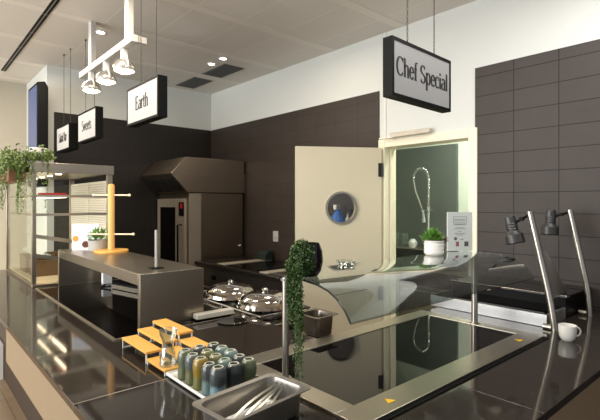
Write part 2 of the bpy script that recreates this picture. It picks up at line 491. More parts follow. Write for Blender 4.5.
# menu card holder
cd = thing('menu_card', 'white printed card in a clear stand on the right of the glass guard', 'menu card', (2.262, 1.262, GT), R(-31))
M().box(-.073, .073, -.003, .003, .002, .212).build('card', paper, cd)
M().box(-.075, .075, -.006, -.004, 0, .213).box(-.075, .075, .004, .045, 0, .002).build('stand', clear, cd)
g_ = M()
for zz, hw in ((.148, .038), (.144, .034), (.128, .024), (.121, .036), (.107, .010), (.096, .034), (.088, .022)):
    g_.box(-hw, hw, -.0036, -.003, zz-.0012, zz+.0012)
for x0, x1, z0, z1 in ((-.04, .04, .186, .188), (-.04, .04, .156, .158), (-.04, -.038, .156, .188), (.038, .04, .156, .188), (-.033, .033, .172, .1745), (-.033, .033, .166, .168)):
    g_.box(x0, x1, -.0036, -.003, z0, z1)
g_.box(.002, .022, -.0036, -.003, .0625, .066)
g_.build('print', printgrey, cd)
M().box(-.024, -.006, -.0037, -.003, .026, .052).build('picture', mat('picture_red', (168, 84, 92), .6), cd)
M().box(.026, .050, -.0037, -.003, .026, .052).build('picture', mat('picture_dark', (96, 72, 74), .6), cd)
M().cyl((-.026, -.003, .068), .009, .0008, (0, -1, 0), 16).build('picture', mat('picture_grey', (110, 104, 108), .6), cd)
# glass dish
M_ = M().lathe([(0, .004), (.030, .004), (.040, .018), (.042, .018), (.033, 0), (0, 0)], (0, 0, 0), 24)
tag(M_.build('glass_dish', jarglass, loc=(1.40, 1.30, GT)), 'small clear glass dish on the guard between black pot and succulent', 'dish')

# ------------------------------------------------------------------ carving station on the right
cs = thing('carving_station', 'heated carving station with black raised plate and steel tray at right end of counter', 'carving station', (2.51, .9, .9))
M().box(0, .27, .01, .70, .0, .066).build('tray', mat('tray_steel_plain', (190, 190, 190), .42, 1), cs, bevel=.003)
M().box(.012, .258, .022, .688, .066, .069).build('tray_plate', blackglass, cs)
M().box(.27, .672, .01, .70, 0, .118).build('plate_base', black, cs, bevel=.003)
M().box(.262, .674, .0, .71, .118, .130).build('black_plate', blackglass, cs, bevel=.002)
M().tube([(.260, 0, .1305), (.260, .71, .1305)], .002, 6).build('plate_edge', alu, cs)
ac = M(); vs = [(.0, .055, .49), (.012, .0, .14), (.40, .045, .131)]
A = [ac.bm.verts.new(v) for v in vs]; B = [ac.bm.verts.new((v[0], v[1]+.005, v[2])) for v in vs]
ac.bm.faces.new(A); ac.bm.faces.new(B[::-1])
for i in range(3): ac.bm.faces.new((A[i], B[i], B[(i+1) % 3], A[(i+1) % 3]))
ac.build('side_screen', acrylic, cs)
heatbulb = mat('heat_bulb', (120, 96, 80), .2)
def heat_lamp(x, pts, head, tilt, label):
    o = thing('heat_lamp', label, 'lamp', (x, pts[0][0], .9), 0, 'heat lamps of the carving station')
    y0 = pts[0][0]
    P = [Vector((0, y-y0, z-.9)) for y, z in pts]
    path = []
    for i in range(9):                              # rounded bend
        t_ = i/8; a = P[1].lerp(P[0], .35*(1-t_)); b_ = P[1].lerp(P[2], .14*t_); path.append(a.lerp(b_, t_))
    m_ = M().tube([P[0]]+path+[P[2]], .0165, 14)
    m_.build('arm', alu, o)
    M().cyl((-.0, .014, .012), .016, .04, (0, 1, 0), 16).cyl((0, 0, -.0), .018, .006).build('foot', steel_b, o)
    hy, hz = head[0]-y0, head[1]-.9
    d = Vector(tilt).normalized()                   # shade axis, pointing down
    j0 = P[2]-(P[2]-P[1])*.03; top = Vector((0, hy, hz))-d*.03
    M().tube([j0, j0.lerp(top, .5), top], .007, 8).cyl(j0.lerp(top, .45)-Vector((.011, 0, 0)), .011, .022, (1, 0, 0), 12).build('joint', black, o)
    K = 1.2
    s_ = M().lathe([(r_*K, z*K) for r_, z in [(0, -.064), (.019, -.064), (.023, -.060), (.0245, -.05), (.0245, .005), (.030, .012), (.040, .022), (.0415, .058), (.0385, .062), (.036, .058), (.034, .028), (0, .02)]], (0, hy, hz), 28, d)
    for k in range(3): s_.lathe([(.0245*K, (-.03+.012*k)*K), (.0262*K, (-.027+.012*k)*K), (.0245*K, (-.024+.012*k)*K)], (0, hy, hz), 24, d)
    s_.build('shade', lampgrey, o)
    M().lathe([(r_*K, z*K) for r_, z in [(0, .05), (.02, .046), (.03, .038), (.033, .03)]], (0, hy, hz), 20, d).build('bulb', heatbulb, o)
    return o
heat_lamp(2.49, [(.865, .9), (.885, 1.04), (.988, 1.505)], (1.078, 1.402), (.0, -.24, -1), 'left heat lamp of the carving station, leaning arm and tilted graphite shade')
heat_lamp(2.965, [(.846, .9), (.858, 1.064), (.949, 1.51)], (1.056, 1.432), (.0, .05, -1), 'right heat lamp of the carving station, nearer the wall, upright graphite shade')
# espresso cup
cu = thing('espresso_cup', 'small white porcelain cup with handle on bare worktop at far right', 'cup', (2.36, .765, .9))
M().lathe([(0, 0), (.024, 0), (.028, .004), (.036, .02), (.039, .045), (.0395, .072), (.0375, .0725), (.0365, .045), (.033, .02), (0, .009)], (0, 0, 0), 30).build('body', whitegloss, cu)
hd = [(.0385*.751, -.0385*.66, .060)]
for i in range(7):
    a = R(70-i*23.3); rr = .0375+.022*math.cos(a)*1.0+.002
    hd.append((rr*.751, -rr*.66, .040+.021*math.sin(a)))
hd.append((.036*.751, -.036*.66, .020))
M().tube(hd, .0042, 8).build('handle', whitegloss, cu)

# ------------------------------------------------------------------ gastronorm pans, tongs
def rrect(w_, d_, r_, n=6):
    out = []
    for cx, cy, a0 in ((w_-r_, d_-r_, 0), (-w_+r_, d_-r_, 90), (-w_+r_, -d_+r_, 180), (w_-r_, -d_+r_, 270)):
        for i in range(n+1):
            a = R(a0+90*i/n); out.append((cx+r_*math.cos(a), cy+r_*math.sin(a)))
    return out
def gn_pan(name, w_, d_, h_, loc, rz, m, label):
    m_ = M(); lev = []
    for (k, z, r_) in ((0, h_, .018), (0, h_-.003, .018), (-.014, h_-.004, .026), (-.018, h_-.012, .028), (-.022, .012, .03), (-.034, .002, .026), (-.034, .0, .026)):
        lev.append((k, z, r_))
    inner = ((-.0165, h_-.002, .028), (-.0200, h_-.012, .028), (-.024, .012, .03), (-.036, .004, .026))
    def ring(k, z, r_): return [m_.bm.verts.new((x, y, z)) for x, y in rrect(w_+k, d_+k, r_)]
    def loft(rs):
        for a, b_ in zip(rs, rs[1:]):
            n = len(a)
            for i in range(n): m_.bm.faces.new((a[i], a[(i+1) % n], b_[(i+1) % n], b_[i]))
    outer = [ring(*l) for l in lev[1:]]
    top = ring(*lev[0]); inn = [ring(*l) for l in inner]
    loft([outer[-1]]+outer[::-1][1:]+[top]+inn)
    m_.bm.faces.new(outer[-1]); m_.bm.faces.new(inn[-1])
    o = m_.build(name, m, None, loc, rz)
    return tag(o, label, 'pan')
gn_pan('steel_pan', .160, .092, .084, (.774, 1.087, .9), R(6), mat('pan_steel', (158, 154, 148), .42, 1), 'open steel pan holding tongs at the front beside the stoneware cups')
tg = thing('tongs', 'steel serving tongs lying inside the open pan at the front', 'tongs', (.775, 1.095, .9055), R(14))
for s_ in (-1, 1):
    m_ = M()
    rows = []
    for i in range(9):
        t_ = i/8; x = -.115+.235*t_; y = s_*(.004+.016*math.sin(PI*min(1, t_*1.1))*.9+.006*t_); wd = .006+.004*math.sin(PI*t_)
        z = .008+.022*t_
        rows.append([Vector((x, y-wd/2, z)), Vector((x, y, z+.004)), Vector((x, y+wd/2, z))])
    m_.sheet(rows, (0, 0, -1), .0012); m_.build('arm', steel_b, tg)
M().cyl((-.118, -.006, .008), .004, .012, (0, 1, 0), 10).build('pivot', chrome, tg)
tg.rotation_euler = (0, R(-7), R(12)); tg.location = (.785, 1.098, .930)
tg2 = dup(tg, (.775, 1.062, .932), R(17), 'second steel tongs in the open front pan, nearest the pan rim')
tg2.rotation_euler = (0, R(-7), R(17))
tg2['group'] = tg['group'] = 'tongs in the front pan'
tg['label'] = 'steel tongs in the open front pan, the pair nearer the cups'

# ------------------------------------------------------------------ stoneware cups on their white tray
tr = thing('serving_tray', 'thin white tray carrying the upturned stoneware cups', 'tray', (.83, 1.40, .9))
t_ = M().box(-.095, .095, -.165, .195, .006, .012)
t_.box(-.095, -.091, -.165, .195, .012, .017).box(.091, .095, -.165, .195, .012, .017).box(-.091, .091, .191, .195, .012, .017).box(-.091, .091, -.165, -.161, .012, .017)
t_.build('plate', white, tr, bevel=.001)
for sx in (-.07, .07):
    for sy in (-.14, .17): M().cyl((sx, sy, 0), .008, .006, None, 12).build('foot', white, tr)
G = {'slate': band_mat('glaze_slate', (100, 118, 116), (70, 74, 74), .55), 'olive': band_mat('glaze_olive', (98, 102, 64), (116, 116, 80), .5),
     'mustard': band_mat('glaze_mustard', (104, 102, 56), (136, 112, 44), .5), 'teal': band_mat('glaze_teal', (96, 116, 114), (116, 136, 132), .6),
     'dark': band_mat('glaze_dark', (128, 84, 40), (54, 60, 60), .38), 'sage': band_mat('glaze_sage', (88, 94, 66), (92, 100, 78), .5),
     'grey': band_mat('glaze_grey', (96, 98, 66), (82, 90, 90), .62), 'blue': band_mat('glaze_blue', (112, 138, 146), (68, 74, 74), .52)}
ringm = mat('glaze_foot', (176, 176, 158), .5)
cup0 = thing('stoneware_cup', 'cup', 'cup', (0, 0, 0), 0, 'upturned stoneware cups on the white tray')
M().lathe([(.0245, 0), (.0262, 0), (.0272, .012), (.0255, .036), (.0250, .046), (.0272, .060), (.0280, .075), (.0262, .090), (.0225, .098), (.0175, .1005), (.0165, .0985), (0, .0985)], (0, 0, 0), 28).build('body', G['slate'], cup0)
M().lathe([(.0135, .1), (.0175, .1), (.0178, .1025), (.0165, .1035), (.0145, .1035), (.0135, .1025), (.0135, .1)], (0, 0, 0), 24).build('foot_ring', ringm, cup0)
cols = [['sage', 'grey', 'mustard', 'slate', 'blue'], ['slate', 'olive', 'olive', 'teal', 'dark'], ['dark', 'teal', 'teal', 'slate', 'sage']]
desc = {'sage': 'sage green', 'grey': 'grey-green', 'mustard': 'mustard yellow', 'slate': 'slate grey', 'blue': 'dark grey and pale blue', 'olive': 'olive green', 'teal': 'pale teal', 'dark': 'charcoal'}
rown = ['front row', 'middle row', 'back row']
posn = ['end nearest the bamboo risers', 'second from the bamboo risers', 'middle of the row', 'second from the steel pan', 'end nearest the steel pan']
firstcup = True
for r_ in range(3):
    for k in range(5):
        x = .768+.060*r_+random.uniform(-.0015, .0015); y = 1.508-.0578*k+random.uniform(-.0012, .0012)
        lab = '%s upturned stoneware cup, %s, %s' % (desc[cols[r_][k]], rown[r_], posn[k])
        if firstcup: o = cup0; o.location = (x, y, .9122); o['label'] = lab; firstcup = False
        else: o = dup(cup0, (x, y, .9122), random.uniform(0, 6), lab)
        sc_ = 1.0+random.uniform(-.03, .02)+(.05 if (r_, k) == (0, 4) else 0)
        o.scale = (sc_, sc_, sc_)
        body = [c for c in o.children if c.name.startswith('body')][0]
        recolour(body, G[cols[r_][k]])

# ------------------------------------------------------------------ bamboo risers and carafe
def riser(x0, x1, y0, y1, top, label):
    o = thing('display_riser', label, 'riser', ((x0+x1)/2, (y0+y1)/2, .9), 0, 'bamboo risers')
    hx, hy, h_ = (x1-x0)/2, (y1-y0)/2, top-.9
    M().box(-hx, hx, -hy, hy, h_-.010, h_).build('board', bamboo, o, bevel=.0015)
    for s_ in (-1, 1):
        y = s_*(hy-.006); r_ = .0028
        hh = h_-.010
        M().box(-hx+.002, -hx+.007, y-r_, y+r_, 0, hh).box(hx-.007, hx-.002, y-r_, y+r_, 0, hh).box(-hx+.007, hx-.007, y-r_, y+r_, 0, .005).build('leg', white, o)
    return o
riser(.732, .800, 1.775, 2.045, .947, 'low bamboo riser on white legs, at the worktop front beside the steel edging')
riser(.803, .871, 1.775, 2.045, .972, 'middle-height bamboo riser, directly behind the low front one')
riser(.874, .943, 1.775, 2.045, .997, 'tallest bamboo riser, nearest the steel bridge shelf')
riser(.732, .800, 1.600, 1.770, .923, 'lowest bamboo riser at the front, with the glass carafe on it')
riser(.803, .871, 1.585, 1.770, .948, 'bamboo riser behind the glass carafe, next to the stoneware cups')
riser(.874, .943, 1.585, 1.770, .972, 'rear bamboo riser right of the tallest one, behind the stoneware cups')
ca = M().lathe([(0, 0), (.030, 0), (.033, .004), (.0325, .03), (.025, .062), (.0205, .08), (.023, .098), (.033, .118), (.0355, .14), (.0335, .14), (.031, .119), (.021, .099), (.0185, .08), (.0228, .062), (.030, .03), (.030, .010), (0, .008)], (0, 0, 0), 12)
tag(ca.build('glass_carafe', jarglass, loc=(.766, 1.645, .9232)), 'clear waisted glass carafe standing on the lowest bamboo riser', 'carafe')

# ------------------------------------------------------------------ steel bridge shelf and what stands on it
BT = 1.183
br = thing('bridge_shelf', 'long brushed steel bridge shelf over the left black glass plate', 'shelf', (.905, 2.27, .9))
M().box(0, .365, .0305, 1.6145, .223, .283).build('top', steel_h, br, bevel=.001)
M().box(0, .365, 0, .03, .0045, .283).build('leg', steel, br, bevel=.001)
M().box(0, .365, 1.615, 1.645, .0045, .283).build('leg', steel, br, bevel=.001)
# pretzel stand
pz = thing('peg_stand', 'beech wood peg stand with round base on the steel bridge shelf', 'stand', (1.155, 3.44, BT))
M().lathe([(0, 0), (.118, 0), (.121, .004), (.121, .016), (.117, .02), (0, .02)], (0, 0, 0), 40).build('base', bamboo, pz)
M().lathe([(0, .02), (.0235, .02), (.0235, .495), (.018, .507), (0, .51)], (0, 0, 0), 20).build('post', beech, pz)
dv = Vector((.751, -.66, 0)); pale = mat('pale_peg', (228, 218, 192), .5)
for zz, l0, l1 in ((.425, -.13, .135), (.135, -.155, .165)):
    pg = M().cyl(tuple(dv*l0+Vector((0, 0, zz))), .0055, l1-l0, tuple(dv), 10)
    for l_ in (l0, l1): pg.lathe([(0, -.010), (.008, -.008), (.011, 0), (.008, .008), (0, .010)], tuple(dv*l_+Vector((0, 0, zz))), 12, dv)
    pg.build('peg', pale, pz)
# potted plant on the bridge
gpn = thing('potted_plant', 'small leafy plant in a grey pot beside the wooden peg stand', 'plant', (1.11, 3.60, BT))
M().lathe([(0, 0), (.060, 0), (.066, .006), (.071, .085), (.066, .085), (.062, .07), (0, .07)], (0, 0, 0), 28).build('pot', greypot, gpn)
M().cyl((0, 0, .066), .06, .006).build('soil', soil, gpn)
fl = M()
for i in range(130):
    a = random.uniform(0, 2*PI); el = R(random.uniform(0, 80)); st = Vector((math.cos(a)*.025, math.sin(a)*.025, .07+random.uniform(0, .06)))
    d = Vector((math.cos(a)*math.cos(el), math.sin(a)*math.cos(el), math.sin(el)))
    fl.leaf(st+d*.02, d, (0, 0, 1), random.uniform(.03, .05), .016)
fl.build('leaves', leaf_g, gpn)
# info card
ic = thing('menu_card', 'white card with pale blue print in front of pastry cabinet, behind grey pot', 'menu card', (1.06, 3.735, BT), R(-30))
M().box(-.098, .098, -.003, .003, 0, .205).build('card', paper, ic)
M().box(-.085, .06, -.0036, -.003, .10, .19).build('picture', mat('picture_blue', (208, 216, 230), .6), ic)
M().cyl((-.072, -.003, .09), .022, .0012, (0, -1, 0), 20).build('picture', orange, ic)
M().cyl((.0, -.003, .045), .026, .0012, (0, -1, 0), 20).build('picture', mat('picture_brown', (96, 44, 40), .6), ic)
# clear upright on black foot
rh = thing('price_holder', 'slim clear upright holder on a black foot at the right end of steel shelf', 'holder', (1.06, 2.43, BT))
M().box(-.035, .035, -.03, .03, 0, .006).build('foot', black, rh, bevel=.002)
M().box(-.0065, .0065, -.003, .003, .006, .215).build('upright', mat('milky_acrylic', (206, 204, 200), .25), rh, bevel=.002)
# under the bridge
sb = thing('warming_box', 'black flat box with chrome front edge beneath the steel bridge shelf', 'box', (1.30, 3.34, .9045), R(13))
M().box(-.09, .10, -.17, .17, .0, .05).build('body', black, sb, bevel=.004)
M().box(-.095, -.0905, -.17, .17, .004, .034).box(-.09, .10, -.175, -.1705, .004, .034).build('chrome_edge', chrome, sb)
M().tube([(-.07, .171, .02), (-.10, .22, .01), (-.13, .25, .004), (-.10, .30, .004), (-.05, .33, .006)], .006, 8).build('cable', black, sb)
tag(M().box(-.035, .035, -.02, .02, 0, .10).build('paper_carton', paper, loc=(1.22, 3.74, .9045), bevel=.002), 'small white carton beneath the left end of the steel bridge shelf', 'carton')
# tray and plate at the right of the bridge
wt = thing('steel_tray', 'small pale steel tray at the right foot of the bridge shelf', 'tray', (1.30, 2.215, .9065), R(-3))
M().box(-.105, .125, -.014, .04, .006, .034).build('body', mat('tray_pale', (214, 208, 196), .35, .3), wt, bevel=.003)
M().box(-.09, .11, -.01, .036, .0, .006).build('base', black, wt)
tag(M().lathe([(0, 0), (.055, 0), (.08, .006), (.082, .008), (.055, .004), (0, .004)], (0, 0, 0), 32).build('round_plate', black_g, loc=(1.345, 2.09, .9)), 'round black plate in front of the small pale steel tray', 'plate')

# ------------------------------------------------------------------ pastry cabinet
cbx, cby, cw, cdp, ch = .73, 3.93, .60, 1.17, .965
pc = thing('display_cabinet', 'lit glass pastry cabinet with steel frame at the far left of the counter', 'cabinet', (cbx, cby, .9))
for x, y in ((0, 0), (0, cdp), (cw, 0), (cw, cdp)):
    sx = .03 if x == 0 else .045
    x0 = x if x == 0 else x-sx; y0 = y if y == 0 else y-.03
    M().box(x0, x0+sx, y0, y0+.03, .022, ch-.078).build('post', steel, pc, bevel=.002)
M().box(-.01, cw+.01, -.01, cdp+.01, ch-.078, ch).build('roof', steel_h, pc, bevel=.003)
M().box(0, cw, 0, cdp, 0, .022).build('floor_frame', steel, pc, bevel=.002)
M().box(.03, cw-.03, .03, cdp-.03, .022, .028).build('floor_board', board, pc)
M().box(.008, .013, .03, cdp-.03, .022, ch-.078).build('front_pane', pane, pc)
M().box(.03, cw-.045, cdp-.018, cdp-.013, .022, ch-.078).build('side_pane', pane, pc)
slat = mat('pale_slat', (236, 232, 222), .35)
for y0, y1 in ((.04, .57), (.575, 1.13)):
    lo = M()
    for k in range(20):
        z = .40+.021*k
        lo.box(cw-.035, cw-.025, y0+.02, y1-.02, z, z+.012)
    lo.box(cw-.038, cw-.022, y0, y0+.02, .03, .84).box(cw-.038, cw-.022, y1-.02, y1, .03, .84).box(cw-.038, cw-.022, y0+.02, y1-.02, .82, .84).box(cw-.038, cw-.022, y0+.02, y1-.02, .03, .06)
    dr = lo.build('slatted_door', slat, pc)
    M().box(cw-.0245, cw-.0225, y0+.02, y1-.02, .06, .82).build('back_sheet', mat('door_back_sheet', (206, 200, 186), .5), dr)
for z in (.70, .555):
    s_ = M().box(.018, cw-.045, .03, cdp-.03, z, z+.008).build('shelf', clear, pc)
    M().box(.014, cw-.045, .008, .026, z-.006, z+.014).box(.014, .026, .026, cdp-.03, z-.006, z+.014).build('shelf_rail', steel_b, s_)
    M().box(.248, .264, .08, .52, z-.006, z-.001).box(.248, .264, .60, 1.10, z-.006, z-.001).build('light_strip', led, s_)
for z, L_ in ((.40, .32), (.25, .22)):
    s_ = M(); rows = [[Vector((.02, .03, z)), Vector((.02, cdp-.04, z))], [Vector((L_, .03, z-.20*L_)), Vector((L_, cdp-.04, z-.20*L_))]]
    s_.sheet(rows, (0, 0, -1), .008); o = s_.build('sloping_shelf', clear, pc)
    M().sheet([[Vector((.016, .008, z+.012)), Vector((.016, .028, z+.012))], [Vector((L_, .008, z+.012-.20*L_)), Vector((L_, .028, z+.012-.20*L_))]], (0, 0, -1), .03).build('shelf_rail', steel_b, o)
for y in (.15, .45, .75, 1.05): M().cyl((.22, y, ch-.082), .022, .004, None, 16).build('roof_light', led, pc)
tag(M().box(-.09, .09, -.06, .06, 0, .022).build('red_tray', red, loc=(.90, 4.06, 1.6085), rotz=.1, bevel=.004), 'shallow red tray on the top shelf of the pastry cabinet', 'tray')
def basket(loc, sx, sy, h_, label):
    o = thing('bread_basket', label, 'basket', loc, 0, 'wicker baskets in the pastry cabinet')
    m_ = M(); t_ = .008
    m_.box(-sx, sx, -sy, sy, 0, t_)
    m_.box(-sx, -sx+t_, -sy, sy, t_, h_).box(sx-t_, sx, -sy, sy, t_, h_).box(-sx+t_, sx-t_, -sy, -sy+t_, t_, h_).box(-sx+t_, sx-t_, sy-t_, sy, t_, h_)
    m_.build('body', wicker, o)
    M().tube([(-sx, -sy, h_), (sx, -sy, h_), (sx, sy, h_), (-sx, sy, h_)], .008, 8, True).build('rim', wicker, o)
basket((.98, 4.42, .928), .16, .11, .13, 'nearer wicker basket on the pale floor of the pastry cabinet')
basket((.98, 4.76, .928), .17, .14, .14, 'farther wicker basket at the back end of the pastry cabinet')
# planter with ivy on the front of the cabinet
iv = thing('hanging_planter', 'brown planter of trailing ivy hung on the front of the pastry cabinet', 'plant', (.645, 4.38, 1.715))
m_ = M().box(-.055, .06, -.36, .40, 0, .115); m_.build('planter', brownpot, iv, bevel=.004)
M().box(-.05, .055, -.355, .395, .115, .119).build('soil', soil, iv)
M().tube([(.06, -.25, .10), (.075, -.25, .16), (.09, -.25, .16), (.09, -.25, .142)], .005, 6).tube([(.06, .25, .10), (.075, .25, .16), (.09, .25, .16), (.09, .25, .142)], .005, 6).build('hook', dark, iv)
fl = M(); random.seed(11)
def rdir(zlo=-.6, zhi=.7): return Vector((random.uniform(-1, 1), random.uniform(-1, 1), random.uniform(zlo, zhi)))
for i in range(1500):
    p = Vector((random.gauss(-.01, .045), random.uniform(-.46, .46), .08+abs(random.gauss(0, .07))))
    fl.leaf(p, rdir(-.3, .8), rdir(), random.uniform(.022, .04), .026)
for s_ in range(34):
    y0 = random.uniform(-.42, .42); x0 = random.choice([-.06, -.075, .01]) ; L_ = random.choice([.08, .12, .2, .28, .34])*random.uniform(.8, 1.1)
    if x0 > 0: y0 = random.choice([-.38, -.40, .41])
    ph = random.uniform(0, 6)
    n = int(L_/.011)
    for i in range(n):
        t_ = i/n
        p = Vector((x0+.012*math.sin(ph+t_*5), y0+.02*math.sin(ph*2+t_*4), .11-L_*t_))
        fl.leaf(p, rdir(-1, .3), rdir(), random.uniform(.016, .028)*(1-.4*t_), .017)
for i in range(420):
    p = Vector((random.uniform(.06, .23), random.uniform(-.49, -.26), .17+abs(random.gauss(0, .035))))
    fl.leaf(p, rdir(-.3, .8), rdir(), random.uniform(.022, .036), .024)
for s_ in range(9):
    x0 = random.uniform(.0, .19); y0 = -.485; L_ = random.choice([.12, .2, .3, .42]); n = int(L_/.011)
    for i in range(n):
        t_ = i/n
        fl.leaf(Vector((x0+.012*math.sin(s_+t_*5), y0+.01*math.sin(t_*4), .17-L_*t_)), rdir(-1, .3), rdir(), random.uniform(.014, .024)*(1-.4*t_), .014)
fl.build('ivy', leaf_i, iv, flat=True)
wp = M().lathe([(0, 0), (.05, 0), (.065, .13), (.058, .13), (.05, .1), (0, .1)], (0, 0, 0), 24)
tag(wp.build('flower_pot', whitegloss, loc=(.80, 4.06, 1.8555)), 'white flower pot on top of the pastry cabinet behind the ivy', 'pot')

# ------------------------------------------------------------------ wall display
tv = thing('wall_display', 'tall black upright display with a blue screen on the wall end at left', 'screen', (1.06, 5.4, 1.72))
m_ = M()
pf = [(-.05, 0), (.045, 0), (.05, .02), (.05, 1.02), (.02, 1.075), (-.05, 1.06)]
m_.prism(pf, 'y', -.22, .22); m_.build('casing', black, tv, bevel=.006)
M().box(-.054, -.0505, -.205, .205, .03, 1.03).build('screen', screen_m, tv)
M().box(.05, .106, .13, .21, .45, .6).build('bracket', dark, tv)

# ------------------------------------------------------------------ signs
def arc(cx, cy, rx, ry, a0, a1, n=14): return [(cx+rx*math.cos(R(a0+(a1-a0)*i/n)), cy+ry*math.sin(R(a0+(a1-a0)*i/n))) for i in range(n+1)]
XH = .66
GL = {
 'C': (.66, [arc(.36, .5, .31, .5, 42, 318, 22), [(.60, .98), (.60, .74)]]),
 'S': (.56, [arc(.27, .74, .20, .25, 35, 205, 12)+[(.14, .60), (.40, .42)]+arc(.27, .26, .22, .26, 30, -150, 14), [(.45, .99), (.45, .80)], [(.07, .20), (.07, .01)]]),
 'E': (.58, [[(.13, 0), (.13, 1)], [(.03, .985), (.50, .985)], [(.03, .015), (.52, .015)], [(.13, .52), (.38, .52)], [(.495, 1), (.495, .8)], [(.52, 0), (.52, .22)], [(.38, .62), (.38, .42)]]),
 'B': (.62, [[(.13, 0), (.13, 1)], [(.03, .985), (.30, .985)]+arc(.30, .75, .20, .235, 90, -90, 10)+[(.13, .515)], [(.13, .515), (.32, .515)]+arc(.32, .265, .23, .25, 90, -90, 10)+[(.03, .015)]]),
 'h': (.56, [[(.12, 0), (.12, 1)], [(.03, .985), (.12, .985)], [(.12, .48)]+arc(.28, .46, .155, .20, 150, 0, 10)+[(.435, 0)], [(.03, .015), (.21, .015)], [(.35, .015), (.53, .015)]]),
 'e': (.48, [[(.10, .37), (.41, .37)]+arc(.25, .36, .165, .30, 2, 110, 8), arc(.25, .33, .19, .33, 80, 320, 16)]),
 'f': (.34, [[(.14, 0), (.14, .80)]+arc(.27, .82, .13, .18, 180, 60, 8), [(.02, .64), (.28, .64)], [(.04, .015), (.26, .015)]]),
 'p': (.56, [[(.12, -.34), (.12, .66)], [(.03, .645), (.12, .645)], arc(.29, .33, .18, .33, 150, -150, 18), [(.03, -.325), (.22, -.325)]]),
 'c': (.46, [arc(.26, .33, .20, .33, 50, 315, 18), [(.40, .60), (.40, .46)]]),
 'i': (.26, [[(.13, 0), (.13, .66)], [(.04, .645), (.13, .645)], [(.03, .015), (.23, .015)], [(.13, .80), (.13, .93)]]),
 'a': (.50, [arc(.24, .50, .15, .16, 160, 0, 10)+[(.39, .06), (.48, .01)], [(.39, .40)]+arc(.22, .19, .155, .19, 80, 290, 12)+[(.39, .12)]]),
 'l': (.26, [[(.13, 0), (.13, 1)], [(.04, .985), (.13, .985)], [(.03, .015), (.23, .015)]]),
 'r': (.40, [[(.12, 0), (.12, .66)], [(.03, .645), (.12, .645)], [(.12, .44)]+arc(.28, .46, .15, .19, 150, 50, 8), [(.37, .64), (.37, .50)], [(.03, .015), (.22, .015)]]),
 't': (.34, [[(.14, .86), (.14, .16)]+arc(.24, .15, .10, .15, 180, 300, 8), [(.02, .645), (.29, .645)]]),
 'w': (.74, [[(.07, .65), (.22, .02)], [(.22, .02), (.37, .65)], [(.37, .65), (.52, .02)], [(.52, .02), (.67, .65)], [(0, .645), (.16, .645)], [(.58, .645), (.74, .645)]]),
 's': (.42, [arc(.20, .49, .14, .16, 35, 205, 10)+[(.12, .38), (.30, .27)]+arc(.20, .17, .155, .17, 30, -150, 12), [(.33, .64), (.33, .52)], [(.06, .13), (.06, .01)]]),
 'd': (.56, [[(.43, 0), (.43, 1)], [(.34, .985), (.43, .985)], arc(.26, .33, .18, .33, 30, 330, 18), [(.43, .015), (.52, .015)]]),
 ' ': (.30, []),
}
def lettering(m_, text, size, cx, cz, sx=1.0, thick=.18, thin=.055):
    """pen strokes on the plane y = 0 facing -y, reading along +x, thick on the verticals"""
    W = sum(GL[c][0] for c in text)*size*sx; x0 = cx-W/2
    for ci, c in enumerate(text):
        adv, strokes = GL[c]
        for st in strokes:
            pts = [Vector((x0+px*size*sx, 0, cz+pz*size)) for px, pz in st]
            L_, R_ = [], []
            for i, p in enumerate(pts):
                d = (pts[min(i+1, len(pts)-1)]-pts[max(i-1, 0)]).normalized()
                w_ = (thin+(thick-thin)*abs(d.z)**2)*size*.5
                if c == 'w' and d.z > 0: w_ = thin*size*.6
                if len(st) == 2 and abs(st[0][1]-st[1][1]) < .26 and c != 'i': w_ = thin*size*.6
                n = Vector((-d.z, 0, d.x))
                L_.append(p+n*w_); R_.append(p-n*w_)
            off = -.0008-.00003*ci
            rows = [[Vector((a.x, off, a.z)), Vector((b_.x, off, b_.z))] for a, b_ in zip(L_, R_)]
            m_.sheet(rows, (0, 1, 0), .0007)
        x0 += adv*size*sx
    return m_
def sign(text, loc, rotz, label, W, Hh, D, size, sx, cz, chains, roll=0):
    """local: face on y = 0 looking to -y, x to the right, top edge at z = 0"""
    o = thing('hanging_sign', label, 'sign', loc, rotz, 'hanging food station signs')
    fr = M(); t_ = .015
    fr.box(-W/2, W/2, .004, D, -Hh, 0)
    for x0, x1, z0, z1 in ((-W/2, W/2, -t_, 0), (-W/2, W/2, -Hh, -Hh+t_), (-W/2, -W/2+t_, -Hh+t_, -t_), (W/2-t_, W/2, -Hh+t_, -t_)): fr.box(x0, x1, 0, .004, z0, z1)
    fr.build('frame', black, o)
    M().box(-W/2+t_, W/2-t_, .0015, .0042, -Hh+t_, -t_).build('face', sign_face, o)
    lettering(M(), text, size, 0, cz, sx).build('lettering', ink, o, loc=(0, .0014, 0), flat=True)
    for x in chains:
        L_ = CEIL-loc[2]
        m_ = M(); n = int((L_-.012)/.016)
        for k in range(n):
            zc = .012+.0165*k; a = (k % 2)*PI/2; pts = []
            for i in range(8):
                q = 2*PI*i/8; u, v = .0035*math.cos(q), .0095*math.sin(q)
                pts.append((x+u*math.cos(a), D/2+u*math.sin(a), zc+v))
            m_.tube(pts, .0013, 5, True)
        m_.cyl((x, D/2, 0), .005, .006).cyl((x, D/2, L_-.012), .008, .012)
        m_.build('chain', dark, o)
    return o
sg = sign('Chef Special', (1.78, 1.168, 2.252), 0, 'largest hanging sign, grey face reading Chef Special above the sneeze guard', .50, .252, .048, .078, 1.03, -.155, (-.10, .13))
sg.rotation_euler = (0, 0, R(2.5))
sign('Earth', (1.135, 2.825, 2.318), -PI/2, 'white hanging sign reading Earth, nearest of the three in a row', .50, .25, .060, .086, 1.0, -.160, (-.08, .16))
sign('Sweets', (1.225, 4.30, 2.379), -PI/2, 'white hanging sign reading Sweets, middle one of the row', .53, .27, .062, .092, 1.0, -.172, (-.13, .13))
